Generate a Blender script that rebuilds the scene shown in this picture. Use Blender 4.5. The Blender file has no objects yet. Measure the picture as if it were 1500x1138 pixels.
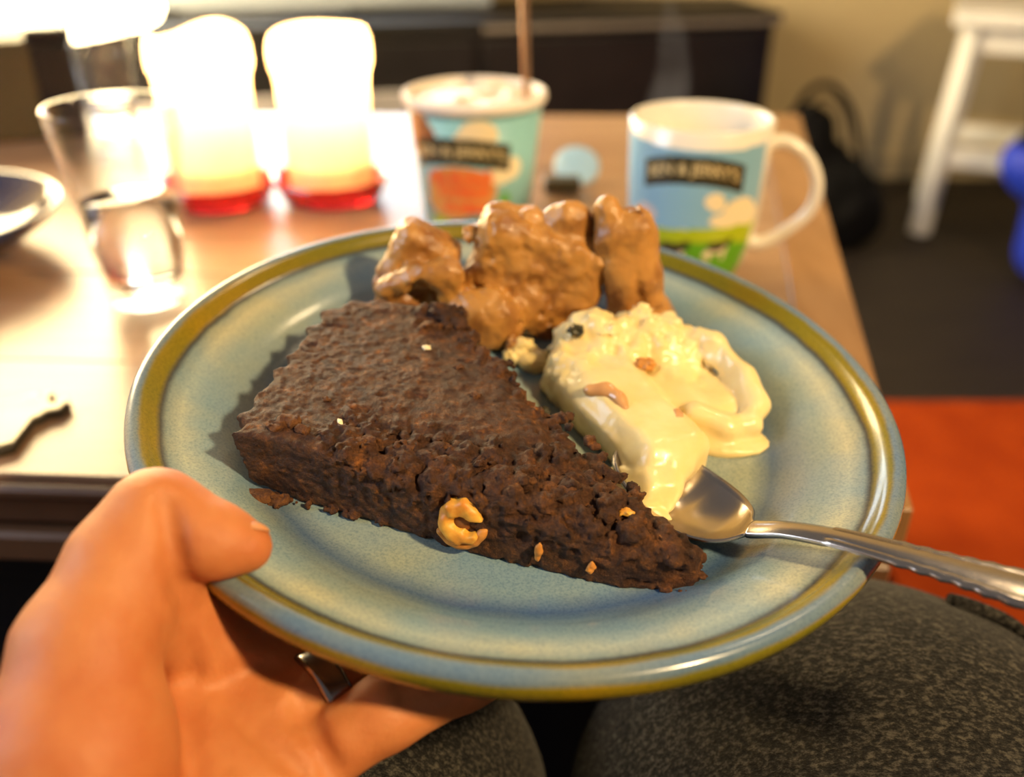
import bpy, bmesh, math, random
import numpy as np
from mathutils import Vector, Matrix

# ------------------------------------------------------------------ camera, world, lights
SC = bpy.context.scene
COL = SC.collection
cd = bpy.data.cameras.new('camera'); cam = bpy.data.objects.new('camera', cd); COL.objects.link(cam)
cam.location = (0, 0, .695); cam.rotation_euler = (math.radians(90-29.5), 0, 0)
cd.sensor_width = 36; cd.lens = 36*1350/1500; cd.clip_start = .01
cd.dof.use_dof = True; cd.dof.focus_distance = .258; cd.dof.aperture_fstop = 5.6
SC.camera = cam
SC.view_settings.view_transform = 'Standard'; SC.view_settings.look = 'None'
SC.view_settings.exposure = .55; SC.view_settings.gamma = 1; SC.view_settings.use_curve_mapping = False
W = bpy.data.worlds.new('room_air'); SC.world = W; W.use_nodes = True
W.node_tree.nodes['Background'].inputs[0].default_value = (.60, .56, .55, 1)
W.node_tree.nodes['Background'].inputs[1].default_value = .15
def light(name, kind, loc, energy, color, size=.1, target=None):
    l = bpy.data.lights.new(name, kind); l.energy = energy; l.color = color
    o = bpy.data.objects.new(name, l); o.location = loc; COL.objects.link(o)
    if kind == 'AREA':
        l.size = size
        o.rotation_euler = (Vector(target)-Vector(loc)).to_track_quat('-Z', 'Y').to_euler()
    else: l.shadow_soft_size = size
    return o
light('reading_lamp_bulb', 'POINT', (.76, -.34, 1.34), 66, (1, .70, .34), .05)
light('background_fill', 'POINT', (.9, 1.1, 2.1), 14, (1, .74, .42), .12)  # added fill to brighten the back wall, not a known lamp
light('window_daylight', 'AREA', (-1.55, .05, 1.25), 15, (.66, .80, 1), .8, (0, .25, .55))

# ------------------------------------------------------------------ helpers
MM = .001
def new_mat(name):
    m = bpy.data.materials.new(name); m.use_nodes = True
    return m, m.node_tree.nodes, m.node_tree.links
def noise_node(N, L, scale, detail=4, rough=.55, coord='Object', stretch=None, loc=None):
    tc = N.new('ShaderNodeTexCoord'); n = N.new('ShaderNodeTexNoise')
    n.inputs['Scale'].default_value = scale; n.inputs['Detail'].default_value = detail; n.inputs['Roughness'].default_value = rough
    mp = N.new('ShaderNodeMapping')
    if stretch: mp.inputs['Scale'].default_value = stretch
    if loc: mp.inputs['Location'].default_value = loc
    L.new(tc.outputs[coord], mp.inputs[0]); L.new(mp.outputs[0], n.inputs['Vector'])
    return n
def ramp(N, L, src, stops, interp='LINEAR'):
    r = N.new('ShaderNodeValToRGB'); r.color_ramp.interpolation = interp
    e = r.color_ramp.elements
    while len(e) < len(stops): e.new(.5)
    for el, (p, c) in zip(e, stops): el.position = p; el.color = (*c, 1) if len(c) == 3 else c
    L.new(src, r.inputs[0]); return r
def mat(name, c1, c2=None, scale=30, rough=.6, bump=0, bscale=None, spec=.5, metal=0, sss=0, sssr=(1, .4, .2), stretch=None, detail=4, trans=0, ior=1.45, sheen=0, coat=0, lo=.35, hi=.65, bdist=.002):
    m, N, L = new_mat(name); b = N['Principled BSDF']
    b.inputs['Base Color'].default_value = (*c1, 1)
    if c2:
        n = noise_node(N, L, scale, detail, stretch=stretch)
        r = ramp(N, L, n.outputs['Fac'], [(lo, c1), (hi, c2)]); L.new(r.outputs[0], b.inputs['Base Color'])
    b.inputs['Roughness'].default_value = rough; b.inputs['Metallic'].default_value = metal
    b.inputs['Specular IOR Level'].default_value = spec; b.inputs['IOR'].default_value = ior
    b.inputs['Transmission Weight'].default_value = trans
    b.inputs['Sheen Weight'].default_value = sheen; b.inputs['Coat Weight'].default_value = coat
    if sss:
        b.inputs['Subsurface Weight'].default_value = sss; b.inputs['Subsurface Radius'].default_value = sssr
        b.inputs['Subsurface Scale'].default_value = .004
    if bump:
        nb = noise_node(N, L, bscale or scale, 6, .65, stretch=stretch); bp = N.new('ShaderNodeBump')
        bp.inputs['Strength'].default_value = bump; bp.inputs['Distance'].default_value = bdist
        L.new(nb.outputs['Fac'], bp.inputs['Height']); L.new(bp.outputs[0], b.inputs['Normal'])
    return m
def emis(name, col, strength):
    m, N, L = new_mat(name); b = N['Principled BSDF']
    b.inputs['Base Color'].default_value = (*col, 1)
    b.inputs['Emission Color'].default_value = (*col, 1); b.inputs['Emission Strength'].default_value = strength
    return m
def tag(o, label=None, cat=None, group=None, kind=None):
    if label: o['label'] = label
    if cat: o['category'] = cat
    if group: o['group'] = group
    if kind: o['kind'] = kind
    return o
def empty(name, label, cat, loc=(0, 0, 0), rz=0, group=None):
    o = bpy.data.objects.new(name, None); o.empty_display_size = .02; COL.objects.link(o)
    o.location = loc; o.rotation_euler = (0, 0, rz); return tag(o, label, cat, group)
def obj(name, verts, faces, m, parent=None, smooth=False, mw=None):
    me = bpy.data.meshes.new(name); me.from_pydata([tuple(map(float, v)) for v in verts], [], [tuple(map(int, q)) for q in faces])
    return link(name, me, m, parent, smooth, mw)
def link(name, me, m, parent=None, smooth=False, mw=None):
    if m and not me.materials: me.materials.append(m)
    if smooth: me.polygons.foreach_set('use_smooth', [True]*len(me.polygons))
    me.update(); o = bpy.data.objects.new(name, me); COL.objects.link(o)
    if parent: o.parent = parent
    if mw is not None: o.matrix_local = mw
    return o
def bm_obj(name, bm, m, parent=None, smooth=False, mw=None):
    me = bpy.data.meshes.new(name); bmesh.ops.recalc_face_normals(bm, faces=bm.faces[:]); bm.to_mesh(me); bm.free()
    return link(name, me, m, parent, smooth, mw)
def box(bm, lo, hi, bev=0, M=None):
    r = bmesh.ops.create_cube(bm, size=1)
    c = [(a+b)/2 for a, b in zip(lo, hi)]; s = [b-a for a, b in zip(lo, hi)]
    for v in r['verts']: v.co = Vector((c[i]+v.co[i]*s[i] for i in range(3)))
    if bev:
        e = list({e for v in r['verts'] for e in v.link_edges})
        k = bmesh.ops.bevel(bm, geom=e, offset=bev, segments=2, affect='EDGES', profile=.5)
        vs = {v for f in k['faces'] for v in f.verts} | {v for v in r['verts'] if v.is_valid}
    else: vs = r['verts']
    if M is not None:
        for v in vs: v.co = M @ v.co
def box_obj(name, lo, hi, m, parent=None, bev=0, M=None):
    bm = bmesh.new(); box(bm, lo, hi, bev, M); return bm_obj(name, bm, m, parent)
def lathe(name, prof, m, parent=None, seg=64, mw=None, smooth=True, arc=None):
    n = len(prof); V = []; Fc = []
    for i in range(seg):
        t = 2*math.pi*i/seg
        for r, z in prof: V.append((r*math.cos(t), r*math.sin(t), z))
    for i in range(seg):
        j = (i+1) % seg
        for k in range(n-1): Fc.append((i*n+k, j*n+k, j*n+k+1, i*n+k+1))
    me = bpy.data.meshes.new(name); me.from_pydata(V, [], Fc)
    bm = bmesh.new(); bm.from_mesh(me); bmesh.ops.remove_doubles(bm, verts=bm.verts[:], dist=1e-6)
    bmesh.ops.recalc_face_normals(bm, faces=bm.faces[:]); bm.to_mesh(me); bm.free()
    return link(name, me, m, parent, smooth, mw)
def tube(name, pts, rad, m, parent=None, seg=12, sub=6, closed=False, flat=1.0, mw=None):
    P = [Vector(p) for p in pts]; Rr = rad if hasattr(rad, '__len__') else [rad]*len(P)
    Q = []; R2 = []; n = len(P)
    for i in range(n if closed else n-1):
        p0 = P[i-1] if (closed or i > 0) else P[0]; p1 = P[i]; p2 = P[(i+1) % n]; p3 = P[(i+2) % n] if (closed or i+2 < n) else P[-1]
        for s in range(sub):
            t = s/sub
            Q.append(.5*((2*p1)+(p2-p0)*t+(2*p0-5*p1+4*p2-p3)*t*t+(3*p1-p0-3*p2+p3)*t**3)); R2.append(Rr[i]*(1-t)+Rr[(i+1) % n]*t)
    if not closed: Q.append(P[-1]); R2.append(Rr[-1])
    V = []; Fc = []; k = len(Q); up = Vector((0, 0, 1)); prev = None
    for i in range(k):
        d = (Q[(i+1) % k]-Q[i-1]) if closed else (Q[min(i+1, k-1)]-Q[max(i-1, 0)])
        d.normalize()
        if prev is None:
            prev = d.cross(up) if abs(d.z) < .95 else d.cross(Vector((0, 1, 0)))
        x = (prev-d*prev.dot(d)).normalized(); prev = x; y = d.cross(x)
        for j in range(seg):
            a = 2*math.pi*j/seg; V.append(Q[i]+x*math.cos(a)*R2[i]+y*math.sin(a)*R2[i]*flat)
    for i in range(k if closed else k-1):
        for j in range(seg):
            a, b = i*seg+j, i*seg+(j+1) % seg; c = ((i+1) % k)*seg
            Fc.append((a, b, c+(j+1) % seg, c+j))
    if not closed: Fc += [tuple(range(seg))[::-1], tuple(range((k-1)*seg, k*seg))]
    return obj(name, V, Fc, m, parent, True, mw)
# ---- implicit surfaces: numpy distance fields, meshed with surface nets (units mm)
RNG = np.random.default_rng(7); TAB = RNG.random((64, 64, 64)).astype(np.float32)
def vnoise(x, y, z, s, off=0):
    x = x/s+off; y = y/s+off*1.7; z = z/s+off*.6
    xi = np.floor(x); yi = np.floor(y); zi = np.floor(z); fx = x-xi; fy = y-yi; fz = z-zi
    xi = xi.astype(np.int32) & 63; yi = yi.astype(np.int32) & 63; zi = zi.astype(np.int32) & 63
    x1 = (xi+1) & 63; y1 = (yi+1) & 63; z1 = (zi+1) & 63
    fx = fx*fx*(3-2*fx); fy = fy*fy*(3-2*fy); fz = fz*fz*(3-2*fz)
    a = TAB[xi, yi, zi]*(1-fx)+TAB[x1, yi, zi]*fx; b = TAB[xi, y1, zi]*(1-fx)+TAB[x1, y1, zi]*fx
    c = TAB[xi, yi, z1]*(1-fx)+TAB[x1, yi, z1]*fx; d = TAB[xi, y1, z1]*(1-fx)+TAB[x1, y1, z1]*fx
    return ((a*(1-fy)+b*fy)*(1-fz)+(c*(1-fy)+d*fy)*fz)*2-1
def smin(a, b, k):
    h = np.clip(.5+.5*(b-a)/k, 0, 1); return b*(1-h)+a*h-k*h*(1-h)
def smax(a, b, k): return -smin(-a, -b, k)
def sphere(G, c, r): return np.sqrt((G[0]-c[0])**2+(G[1]-c[1])**2+(G[2]-c[2])**2)-r
def ellip(G, c, r, ang=0, axis=2):
    q = rot([G[i]-c[i] for i in range(3)], ang, axis)
    k = np.sqrt(sum((q[i]/r[i])**2 for i in range(3)))+1e-6; k2 = np.sqrt(sum((q[i]/r[i]**2)**2 for i in range(3)))+1e-6
    return k*(k-1)/k2
def rot(q, ang, axis):
    if not ang: return q
    c, s = math.cos(math.radians(ang)), math.sin(math.radians(ang)); i, j = [(1, 2), (2, 0), (0, 1)][axis]
    q = list(q); a, b = q[i], q[j]; q[i] = c*a+s*b; q[j] = -s*a+c*b; return q
def rbox(G, c, h, r, ang=0, axis=2, ang2=0, axis2=0):
    q = rot(rot([G[i]-c[i] for i in range(3)], ang, axis), ang2, axis2)
    d = [np.abs(q[i])-(h[i]-r) for i in range(3)]
    return np.sqrt(sum(np.maximum(e, 0)**2 for e in d))+np.minimum(np.maximum(np.maximum(d[0], d[1]), d[2]), 0)-r
def cone(G, a, b, ra, rb):
    ba = [b[i]-a[i] for i in range(3)]; L2 = sum(e*e for e in ba)
    t = np.clip(sum((G[i]-a[i])*ba[i] for i in range(3))/L2, 0, 1)
    return np.sqrt(sum((G[i]-a[i]-ba[i]*t)**2 for i in range(3)))-(ra+(rb-ra)*t)
def chain(G, pts, k):
    d = None
    for (a, ra), (b, rb) in zip(pts[:-1], pts[1:]):
        e = cone(G, a, b, ra, rb); d = e if d is None else smin(d, e, k)
    return d
def grid(lo, hi, res):
    ax = [np.arange(l, h+res, res, dtype=np.float32) for l, h in zip(lo, hi)]
    return np.meshgrid(*ax, indexing='ij')
def nets(name, G, D, m, parent=None, mw=None, scale=MM, kind=None):
    nx, ny, nz = D.shape; S = D < 0
    C = [S[i:nx-1+i, j:ny-1+j, k:nz-1+k] for i in (0, 1) for j in (0, 1) for k in (0, 1)]
    cnt = sum(c.astype(np.int8) for c in C); act = (cnt > 0) & (cnt < 8)
    I, J, K = np.nonzero(act); idx = -np.ones(act.shape, np.int64); idx[I, J, K] = np.arange(len(I))
    P = np.zeros((len(I), 3)); n = np.zeros(len(I))
    cor = [(i, j, k) for i in (0, 1) for j in (0, 1) for k in (0, 1)]
    vals = [D[I+i, J+j, K+k] for i, j, k in cor]
    for p in range(8):
        for q in range(p+1, 8):
            d = np.array(cor[q])-np.array(cor[p])
            if np.abs(d).sum() != 1: continue
            a, b = vals[p], vals[q]; c = (a < 0) != (b < 0); t = np.where(c, a/np.where(c, a-b, 1), 0)
            for x in range(3): P[:, x] += np.where(c, cor[p][x]+d[x]*t, 0)
            n += c
    P /= n[:, None]
    res = [G[0][1, 0, 0]-G[0][0, 0, 0], G[1][0, 1, 0]-G[1][0, 0, 0], G[2][0, 0, 1]-G[2][0, 0, 0]]; o = [G[0][0, 0, 0], G[1][0, 0, 0], G[2][0, 0, 0]]
    for x, ii in enumerate((I, J, K)): P[:, x] = (P[:, x]+ii)*res[x]+o[x]
    Q = []
    for axn in range(3):
        s0 = [slice(None)]*3; s1 = [slice(None)]*3; s0[axn] = slice(0, -1); s1[axn] = slice(1, None)
        A = S[tuple(s0)]; B = S[tuple(s1)]; e = np.nonzero(A != B); u, v = (axn+1) % 3, (axn+2) % 3
        ok = (e[u] > 0) & (e[v] > 0) & (e[u] < D.shape[u]-1) & (e[v] < D.shape[v]-1)
        e = [x[ok] for x in e]; flip = A[tuple(e)]
        def ci(du, dv):
            f = [x.copy() for x in e]; f[u] -= du; f[v] -= dv; return idx[tuple(f)]
        q = np.stack([ci(1, 1), ci(0, 1), ci(0, 0), ci(1, 0)], 1); q[~flip] = q[~flip][:, ::-1]; Q.append(q)
    Q = np.concatenate(Q); Q = Q[(Q >= 0).all(1)]
    me = bpy.data.meshes.new(name); me.vertices.add(len(P)); me.vertices.foreach_set('co', (P*scale).ravel())
    me.loops.add(Q.size); me.loops.foreach_set('vertex_index', Q.ravel().astype(np.int32))
    me.polygons.add(len(Q)); me.polygons.foreach_set('loop_start', np.arange(0, Q.size, 4, dtype=np.int32))
    me.update(calc_edges=True); me.validate()
    o_ = link(name, me, m, parent, True, mw)
    if kind: o_['kind'] = kind
    return o_
def poly_sd(U, V, P):
    d = np.full(U.shape, 1e9); s = np.ones(U.shape); n = len(P)
    for i in range(n):
        a, b = P[i], P[i-1]; e = (b[0]-a[0], b[1]-a[1]); w = (U-a[0], V-a[1])
        t = np.clip((w[0]*e[0]+w[1]*e[1])/(e[0]**2+e[1]**2), 0, 1)
        d = np.minimum(d, (w[0]-e[0]*t)**2+(w[1]-e[1]*t)**2)
        c1 = V >= a[1]; c2 = V < b[1]; c3 = e[0]*w[1] > e[1]*w[0]
        s = np.where((c1 & c2 & c3) | (~c1 & ~c2 & ~c3), -s, s)
    return s*np.sqrt(d)

# ------------------------------------------------------------------ the room
TT = .47                                            # table top height
M_floor = mat('dark_floorboards', (.013, .009, .0075), (.022, .016, .012), 6, .6, .1, 60, stretch=(1, 8, 1), spec=.25)
M_wall = mat('cream_wall_paint', (.50, .39, .21), (.54, .42, .23), 5, .85, .1, 150)
M_white = mat('white_paint', (.72, .70, .66), (.78, .76, .72), 8, .45)
M_black = mat('black_lacquer', (.006, .005, .006), (.010, .008, .009), 12, .35)
o = box_obj('floor', (-2.2, -1.5, -.05), (2.6, 2.42, 0), M_floor); tag(o, kind='structure')
o = box_obj('wall_back', (-2.2, 2.34, 0), (2.6, 2.42, 2.5), M_wall); tag(o, kind='structure')
bm = bmesh.new()
for lo, hi in (((-2.0, -1.5, 0), (-1.9, -.5, 2.5)), ((-2.0, .6, 0), (-1.9, 2.34, 2.5)), ((-2.0, -.5, 0), (-1.9, .6, .75)), ((-2.0, -.5, 1.9), (-1.9, .6, 2.5))): box(bm, lo, hi)
tag(bm_obj('wall_left', bm, M_wall), kind='structure')
bm = bmesh.new()
for lo, hi in (((-1.97, -.5, .75), (-1.93, -.45, 1.9)), ((-1.97, .55, .75), (-1.93, .6, 1.9)), ((-1.97, -.45, .75), (-1.93, .55, .8)), ((-1.97, -.45, 1.85), (-1.93, .55, 1.9)), ((-1.97, .03, .8), (-1.93, .07, 1.85))): box(bm, lo, hi, .004)
tag(bm_obj('window_1', bm, M_white), kind='structure')
o = box_obj('baseboard_back', (-2.2, 2.322, 0), (2.6, 2.342, .05), mat('skirting_paint', (.34, .27, .16), (.37, .29, .17), 6, .6)); tag(o, kind='structure')
# red rug
bm = bmesh.new(); box(bm, (.42, -.6, .001), (2.0, 1.17, .014), .005)
o = bm_obj('rug', bm, mat('red_wool', (.29, .034, .003), (.37, .050, .005), 14, 1, .8, 500, spec=.1)); tag(o, 'flat red orange woven rug lying on the dark floor', 'rug')

# television bench and television
BM = Matrix.Translation((0, 1.98, 0)) @ Matrix.Rotation(math.radians(11), 4, 'Z')
tb = empty('television_bench', 'long black television bench with a pale edge strip under its top', 'cabinet'); tb.matrix_world = BM
M_strip = mat('pale_edge_strip', (.15, .12, .10), (.18, .145, .12), 9, .5)
bm = bmesh.new(); box(bm, (-1.3, 0, .05), (.57, .30, .405), .004); bm_obj('body', bm, M_black, tb)
bm = bmesh.new(); box(bm, (-1.32, -.012, .4055), (.58, .31, .430), .003); bm_obj('top', bm, mat('dark_bench_top', (.010, .009, .009), (.015, .013, .013), 8, .55, spec=.2), tb)
box_obj('edge_strip', (-.06, -.018, .407), (.58, -.0125, .418), M_strip, tb, .002)
for k in range(3): box_obj('drawer_front', (-1.28+k*.61, -.011, .07), (-.69+k*.61, -.0005, .39), M_black, tb, .002)
box_obj('plinth', (-1.28, .03, 0), (.53, .29, .05), M_black, tb)
tv = empty('television', 'flat television with a glowing pale blue screen standing on the bench', 'television', (-.50, 2.02, .4305), math.radians(5))
bm = bmesh.new(); box(bm, (-.46, -.02, .014), (.46, .02, .60), .006); bm_obj('casing', bm, mat('grey_tv_casing', (.16, .18, .22), (.19, .21, .25), 8, .25), tv)
box_obj('screen', (-.45, -.0225, .052), (.45, -.0202, .59), emis('lit_screen', (.62, .78, 1), 4.5), tv)
box_obj('foot', (-.16, -.07, 0), (.16, .07, .012), M_black, tv, .003); box_obj('neck', (-.04, -.012, .012), (.04, .018, .03), M_black, tv)
box_obj('lower_shelf', (-1.25, -.030, .255), (-.22, -.0115, .300), mat('grey_shelf_edge', (.22, .20, .21), (.26, .24, .25), 9, .4), tb, .003)
# paper floor lamp
fl = empty('floor_lamp', 'tall white paper floor lamp glowing warmly behind the dark box', 'lamp', (-.86, 1.50, 0))
lathe('base', [(0, 0), (.13, 0), (.13, .012), (.02, .02), (0, .02)], M_black, fl)
lathe('pole', [(0, .02), (.010, .02), (.010, .50), (0, .50)], M_black, fl, 16)
V = []
for i in range(61):
    z = .485+i*.0125; V.append((.33-.05*abs(i/60-.5)+.006*math.sin(i*math.pi/2), z))
lathe('paper_shade', [(.02, .483)]+V+[(.02, 1.25)], emis('glowing_paper', (1, .78, .42), 16), fl, 48)

# ------------------------------------------------------------------ coffee table
M_wood = []
for k, (c1, c2) in enumerate((((.27, .155, .088), (.36, .215, .125)), ((.25, .14, .078), (.33, .195, .11)), ((.29, .17, .098), (.37, .225, .13)))):
    M_wood.append(mat('oiled_table_plank', c1, c2, 9, .30, .12, 70, stretch=(1, 9, 1), spec=.5, bdist=.001))
M_edge = mat('brown_table_edge', (.10, .045, .022), (.16, .075, .035), 10, .4, .1, 60, stretch=(1, 6, 1))
M_side = mat('light_table_rail', (.26, .13, .05), (.34, .18, .075), 10, .38, .1, 60, stretch=(6, 1, 1))
NL, NR, FR, FL = Vector((-.95, .365)), Vector((.158, .303)), Vector((.294, .972)), Vector((-.95, 1.005))
def bil(s, t): return (NL*(1-s)+NR*s)*(1-t)+(FL*(1-s)+FR*s)*t
tbl = empty('coffee_table', 'brown wooden coffee table with planked top and moulded edge', 'table', (0, 0, 0))
def quad_prism(name, cs, z0, z1, m, parent, bev=.0007):
    bm = bmesh.new(); lo = [bm.verts.new((c.x, c.y, z0)) for c in cs]; hi = [bm.verts.new((c.x, c.y, z1)) for c in cs]
    bm.faces.new(lo[::-1]); bm.faces.new(hi)
    for i in range(4): bm.faces.new((lo[i], lo[(i+1) % 4], hi[(i+1) % 4], hi[i]))
    bmesh.ops.bevel(bm, geom=bm.edges[:], offset=bev, segments=1, affect='EDGES')
    return bm_obj(name, bm, m, parent)
ts = [0, .155, .335, .52, .70, .86, 1]
for k in range(6):
    t0, t1 = ts[k]+.0004, ts[k+1]-.0004
    quad_prism('plank', [bil(0, t0), bil(.972, t0), bil(.972, t1), bil(0, t1)], TT-.020, TT-.0002*(k % 2), M_wood[k % 3], tbl)
quad_prism('side_rail', [bil(.9725, -.006), bil(1.004, -.006), bil(1.004, 1.012), bil(.9725, 1.012)], TT-.028, TT, M_side, tbl, .0006)
def edge_bar(name, off0, off1, z0, z1, m):
    d = Vector((0, -1)); quad_prism(name, [NL+d*off1, NR+d*off1, NR+d*off0, NL+d*off0], z0, z1, m, tbl, .002)
edge_bar('edge_moulding', -.002, .006, TT-.0095, TT-.003, M_edge)
edge_bar('edge_moulding', -.006, .002, TT-.0250, TT-.010, M_edge)
edge_bar('edge_moulding', -.006, .008, TT-.0420, TT-.0265, M_edge)
quad_prism('apron', [bil(.02, .03), bil(.96, .03), bil(.96, .96), bil(.02, .96)], TT-.075, TT-.021, M_black, tbl)
quad_prism('under_table_shade', [bil(.06, .05), bil(.93, .05), bil(.93, .95), bil(.06, .95)], .10, TT-.0755, M_black, tbl)  # black box added under the top to stand in for the shade there
for s, t in ((.03, .07), (.965, .07), (.965, .93), (.03, .93)):
    c = bil(s, t); box_obj('leg', (c.x-.03, c.y-.03, 0), (c.x+.03, c.y+.03, TT-.0755), M_edge, tbl, .004)

# ------------------------------------------------------------------ white stool, bags
st = empty('step_stool', 'white painted wooden stool with splayed legs and a rung by the wall', 'stool', (1.14, 1.932, 0), math.radians(-24))
bm = bmesh.new(); box(bm, (-.25, -.15, .425), (.25, .15, .455), .006); bm_obj('seat', bm, M_white, st)
for sx in (-1, 1):
    for sy in (-1, 1):
        a = Vector((sx*.205, sy*.10, .4245)); b = Vector((sx*.225-.0, sy*.125, 0))
        d = (b-a); M = Matrix.Translation((a+b)/2) @ d.to_track_quat('Z', 'Y').to_matrix().to_4x4()
        bm = bmesh.new(); box(bm, (-.017, -.017, -d.length/2+.002), (.017, .017, d.length/2-.001), .004, M); bm_obj('leg', bm, M_white, st)
for sy in (-1, 1):
    box_obj('rung', (-.206, sy*.112-.012, .15), (.206, sy*.112+.012, .19), M_white, st, .003)
    box_obj('top_rail', (-.19, sy*.10-.010, .375), (.19, sy*.10+.010, .4248), M_white, st, .003)
M_bag = mat('black_nylon', (.003, .003, .003), (.006, .0055, .006), 25, .8, .4, 120, spec=.15)
bg = empty('backpack', 'slumped black backpack with strap loops on the floor beside the bench', 'bag', (.635, 1.86, 0))
G = grid((-150, -110, -5), (170, 130, 330), 5)
D = ellip(G, (10, 10, 90), (120, 90, 100)); D = smin(D, ellip(G, (-40, 20, 190), (70, 60, 90)), 40); D = smin(D, ellip(G, (60, -20, 70), (70, 60, 75)), 25)
D = D+6*vnoise(*G, 45)+3*vnoise(*G, 20, 3); D = smax(D, -G[2]+2, 6); nets('bag_body', G, D, M_bag, bg)
tube('strap', [(-.09, -.02, .24), (-.07, -.05, .32), (-.03, -.06, .335), (.02, -.06, .28), (.05, -.06, .19), (.055, -.05, .13)], .011, M_bag, bg, 8, 6, flat=.4)
tube('strap', [(-.06, .0, .25), (-.03, -.01, .30), (.01, -.02, .285), (.03, -.02, .22), (.04, -.02, .16)], .008, M_bag, bg, 8, 6, flat=.4)
bb = empty('sports_bag', 'bright blue bag with a black top beside the white stool', 'bag', (1.045, 1.63, 0))
G = grid((-190, -130, -5), (190, 130, 350), 6)
D = smin(rbox(G, (15, 0, 120), (95, 85, 120), 60), ellip(G, (0, 0, 235), (165, 95, 85)), 50)+5*vnoise(*G, 60); D = smax(D, -G[2]+2, 6)
nets('bag_body', G, smax(D, G[2]-268, 6), mat('blue_nylon', (.010, .03, .42), (.014, .045, .52), 8, .6), bb)
nets('top_flap', G, smax(D-1, 269-G[2], 6), M_bag, bb)
tube('handle', [(-.08, 0, .32), (-.05, 0, .38), (.05, 0, .38), (.08, 0, .32)], .010, M_bag, bb, 8)

# ------------------------------------------------------------------ things on the table
def decal(name, fn, sr, hr, rf, th0, m, parent, step=.7, eps=.25, rref=None):
    ns = max(2, int((sr[1]-sr[0])/step)); nh = max(2, int((hr[1]-hr[0])/step)); rref = rref or rf((hr[0]+hr[1])/2)
    S = np.linspace(sr[0], sr[1], ns+1); Hh = np.linspace(hr[0], hr[1], nh+1)
    vid = {}; V = []; Fc = []
    def vert(i, j):
        if (i, j) not in vid:
            vid[i, j] = len(V); r = rf(Hh[j])+eps; t = th0+S[i]/rref; V.append((r*math.cos(t)*MM, r*math.sin(t)*MM, Hh[j]*MM))
        return vid[i, j]
    for i in range(ns):
        for j in range(nh):
            if fn((S[i]+S[i+1])/2, (Hh[j]+Hh[j+1])/2): Fc.append((vert(i, j), vert(i+1, j), vert(i+1, j+1), vert(i, j+1)))
    return obj(name, V, Fc, m, parent, True)
def lettering(name, text, width, height, sc, hc, arch, rf, th0, m, parent, eps=.5):
    cu = bpy.data.curves.new('lettering', 'FONT'); cu.body = text; cu.size = 1; cu.resolution_u = 3; cu.offset = .015
    t = bpy.data.objects.new('lettering', cu); COL.objects.link(t); dg = bpy.context.evaluated_depsgraph_get()
    me = bpy.data.meshes.new_from_object(t.evaluated_get(dg)); bpy.data.objects.remove(t)
    co = np.array([v.co[:] for v in me.vertices]); lo = co.min(0); hi = co.max(0)
    for v in me.vertices:
        sx = ((v.co.x-lo[0])/(hi[0]-lo[0])-.5)*width; h = hc+((v.co.y-lo[1])/(hi[1]-lo[1])-.5)*height-arch*(2*sx/width)**2
        r = rf(h)+eps; a = th0+(sx+sc)/rf(hc); v.co = Vector((r*math.cos(a)*MM, r*math.sin(a)*MM, h*MM))
    return link(name, me, m, parent)
def interp(prof): 
    hs = [p[1] for p in prof]; rs = [p[0] for p in prof]
    return lambda h: float(np.interp(h, hs, rs))
def sm(prof): return [(r*MM, h*MM) for r, h in prof]
M_ceram = mat('white_glazed_ceramic', (.80, .74, .62), (.84, .78, .66), 6, .16, coat=.3)
M_sky = mat('sky_blue_print', (.22, .44, .60), (.25, .47, .62), 12, .3)
M_teal = mat('pale_teal_print', (.24, .50, .52), (.27, .53, .54), 12, .4)
M_green = mat('grass_green_print', (.10, .34, .01), (.13, .40, .015), 20, .3)
M_lime = mat('lime_green_print', (.40, .50, .01), (.45, .55, .015), 20, .3)
M_cloud = mat('cream_cloud_print', (.85, .72, .45), (.88, .76, .50), 12, .35)
M_ink = mat('dark_olive_ink', (.030, .026, .010), (.045, .038, .014), 20, .4)
M_gold = mat('cream_letter_ink', (.68, .54, .26), (.72, .58, .30), 20, .4)
def ell(c, r): return lambda s, h: ((s-c[0])/r[0])**2+((h-c[1])/r[1])**2 < 1
def anyof(*f): return lambda s, h: any(g(s, h) for g in f)
# mug
mp = [(27, 0), (30.5, 2.5), (34.5, 12), (38, 24), (40.2, 38), (41.5, 60), (42.5, 95.5)]
mr = interp(mp); MUG = (.113, .555, TT+.0006); mth = math.radians(-101.5)
mug = empty('mug', 'white ceramic mug printed with sky, green hill and cows', 'mug', MUG)
lathe('body', sm([(0, 0)]+mp+[(41.6, 96.3), (39.6, 96), (38.8, 94), (37.8, 60), (36.5, 38), (33, 18), (28, 7), (0, 6)]), M_ceram, mug, 72)
ha = math.radians(-14); hd = Vector((math.cos(ha), math.sin(ha), 0))
hp = [(39.5, 82), (50, 84), (63, 76), (71, 60), (69, 43), (56, 29), (44, 21), (36.5, 21)]
tube('handle', [hd*r*MM+Vector((0, 0, h*MM)) for r, h in hp], [.0062, .0056, .0050, .0050, .0050, .0052, .0056, .006], M_ceram, mug, 14, 6, flat=.75)
hill = lambda s: 40+.055*s-.0012*(s-20)**2*.3
decal('sky_print', lambda s, h: h > hill(s)-.3 and h < 86+.0012*s*s, (-58, 46), (36, 90), mr, mth, M_sky, mug, 1.2, .15, 42)
decal('hill_print', lambda s, h: h <= hill(s), (-58, 46), (1.5, 44), mr, mth, M_green, mug, 1.2, .15, 42)
decal('hill_crest_print', lambda s, h: hill(s)-9-.004*(s-4)**2 < h <= hill(s)-.4, (-40, 46), (22, 44), mr, mth, M_lime, mug, .8, .22, 42)  # printed lime band along the crest of the hill
arch = lambda s: 75-.0066*(s+2)**2
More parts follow.
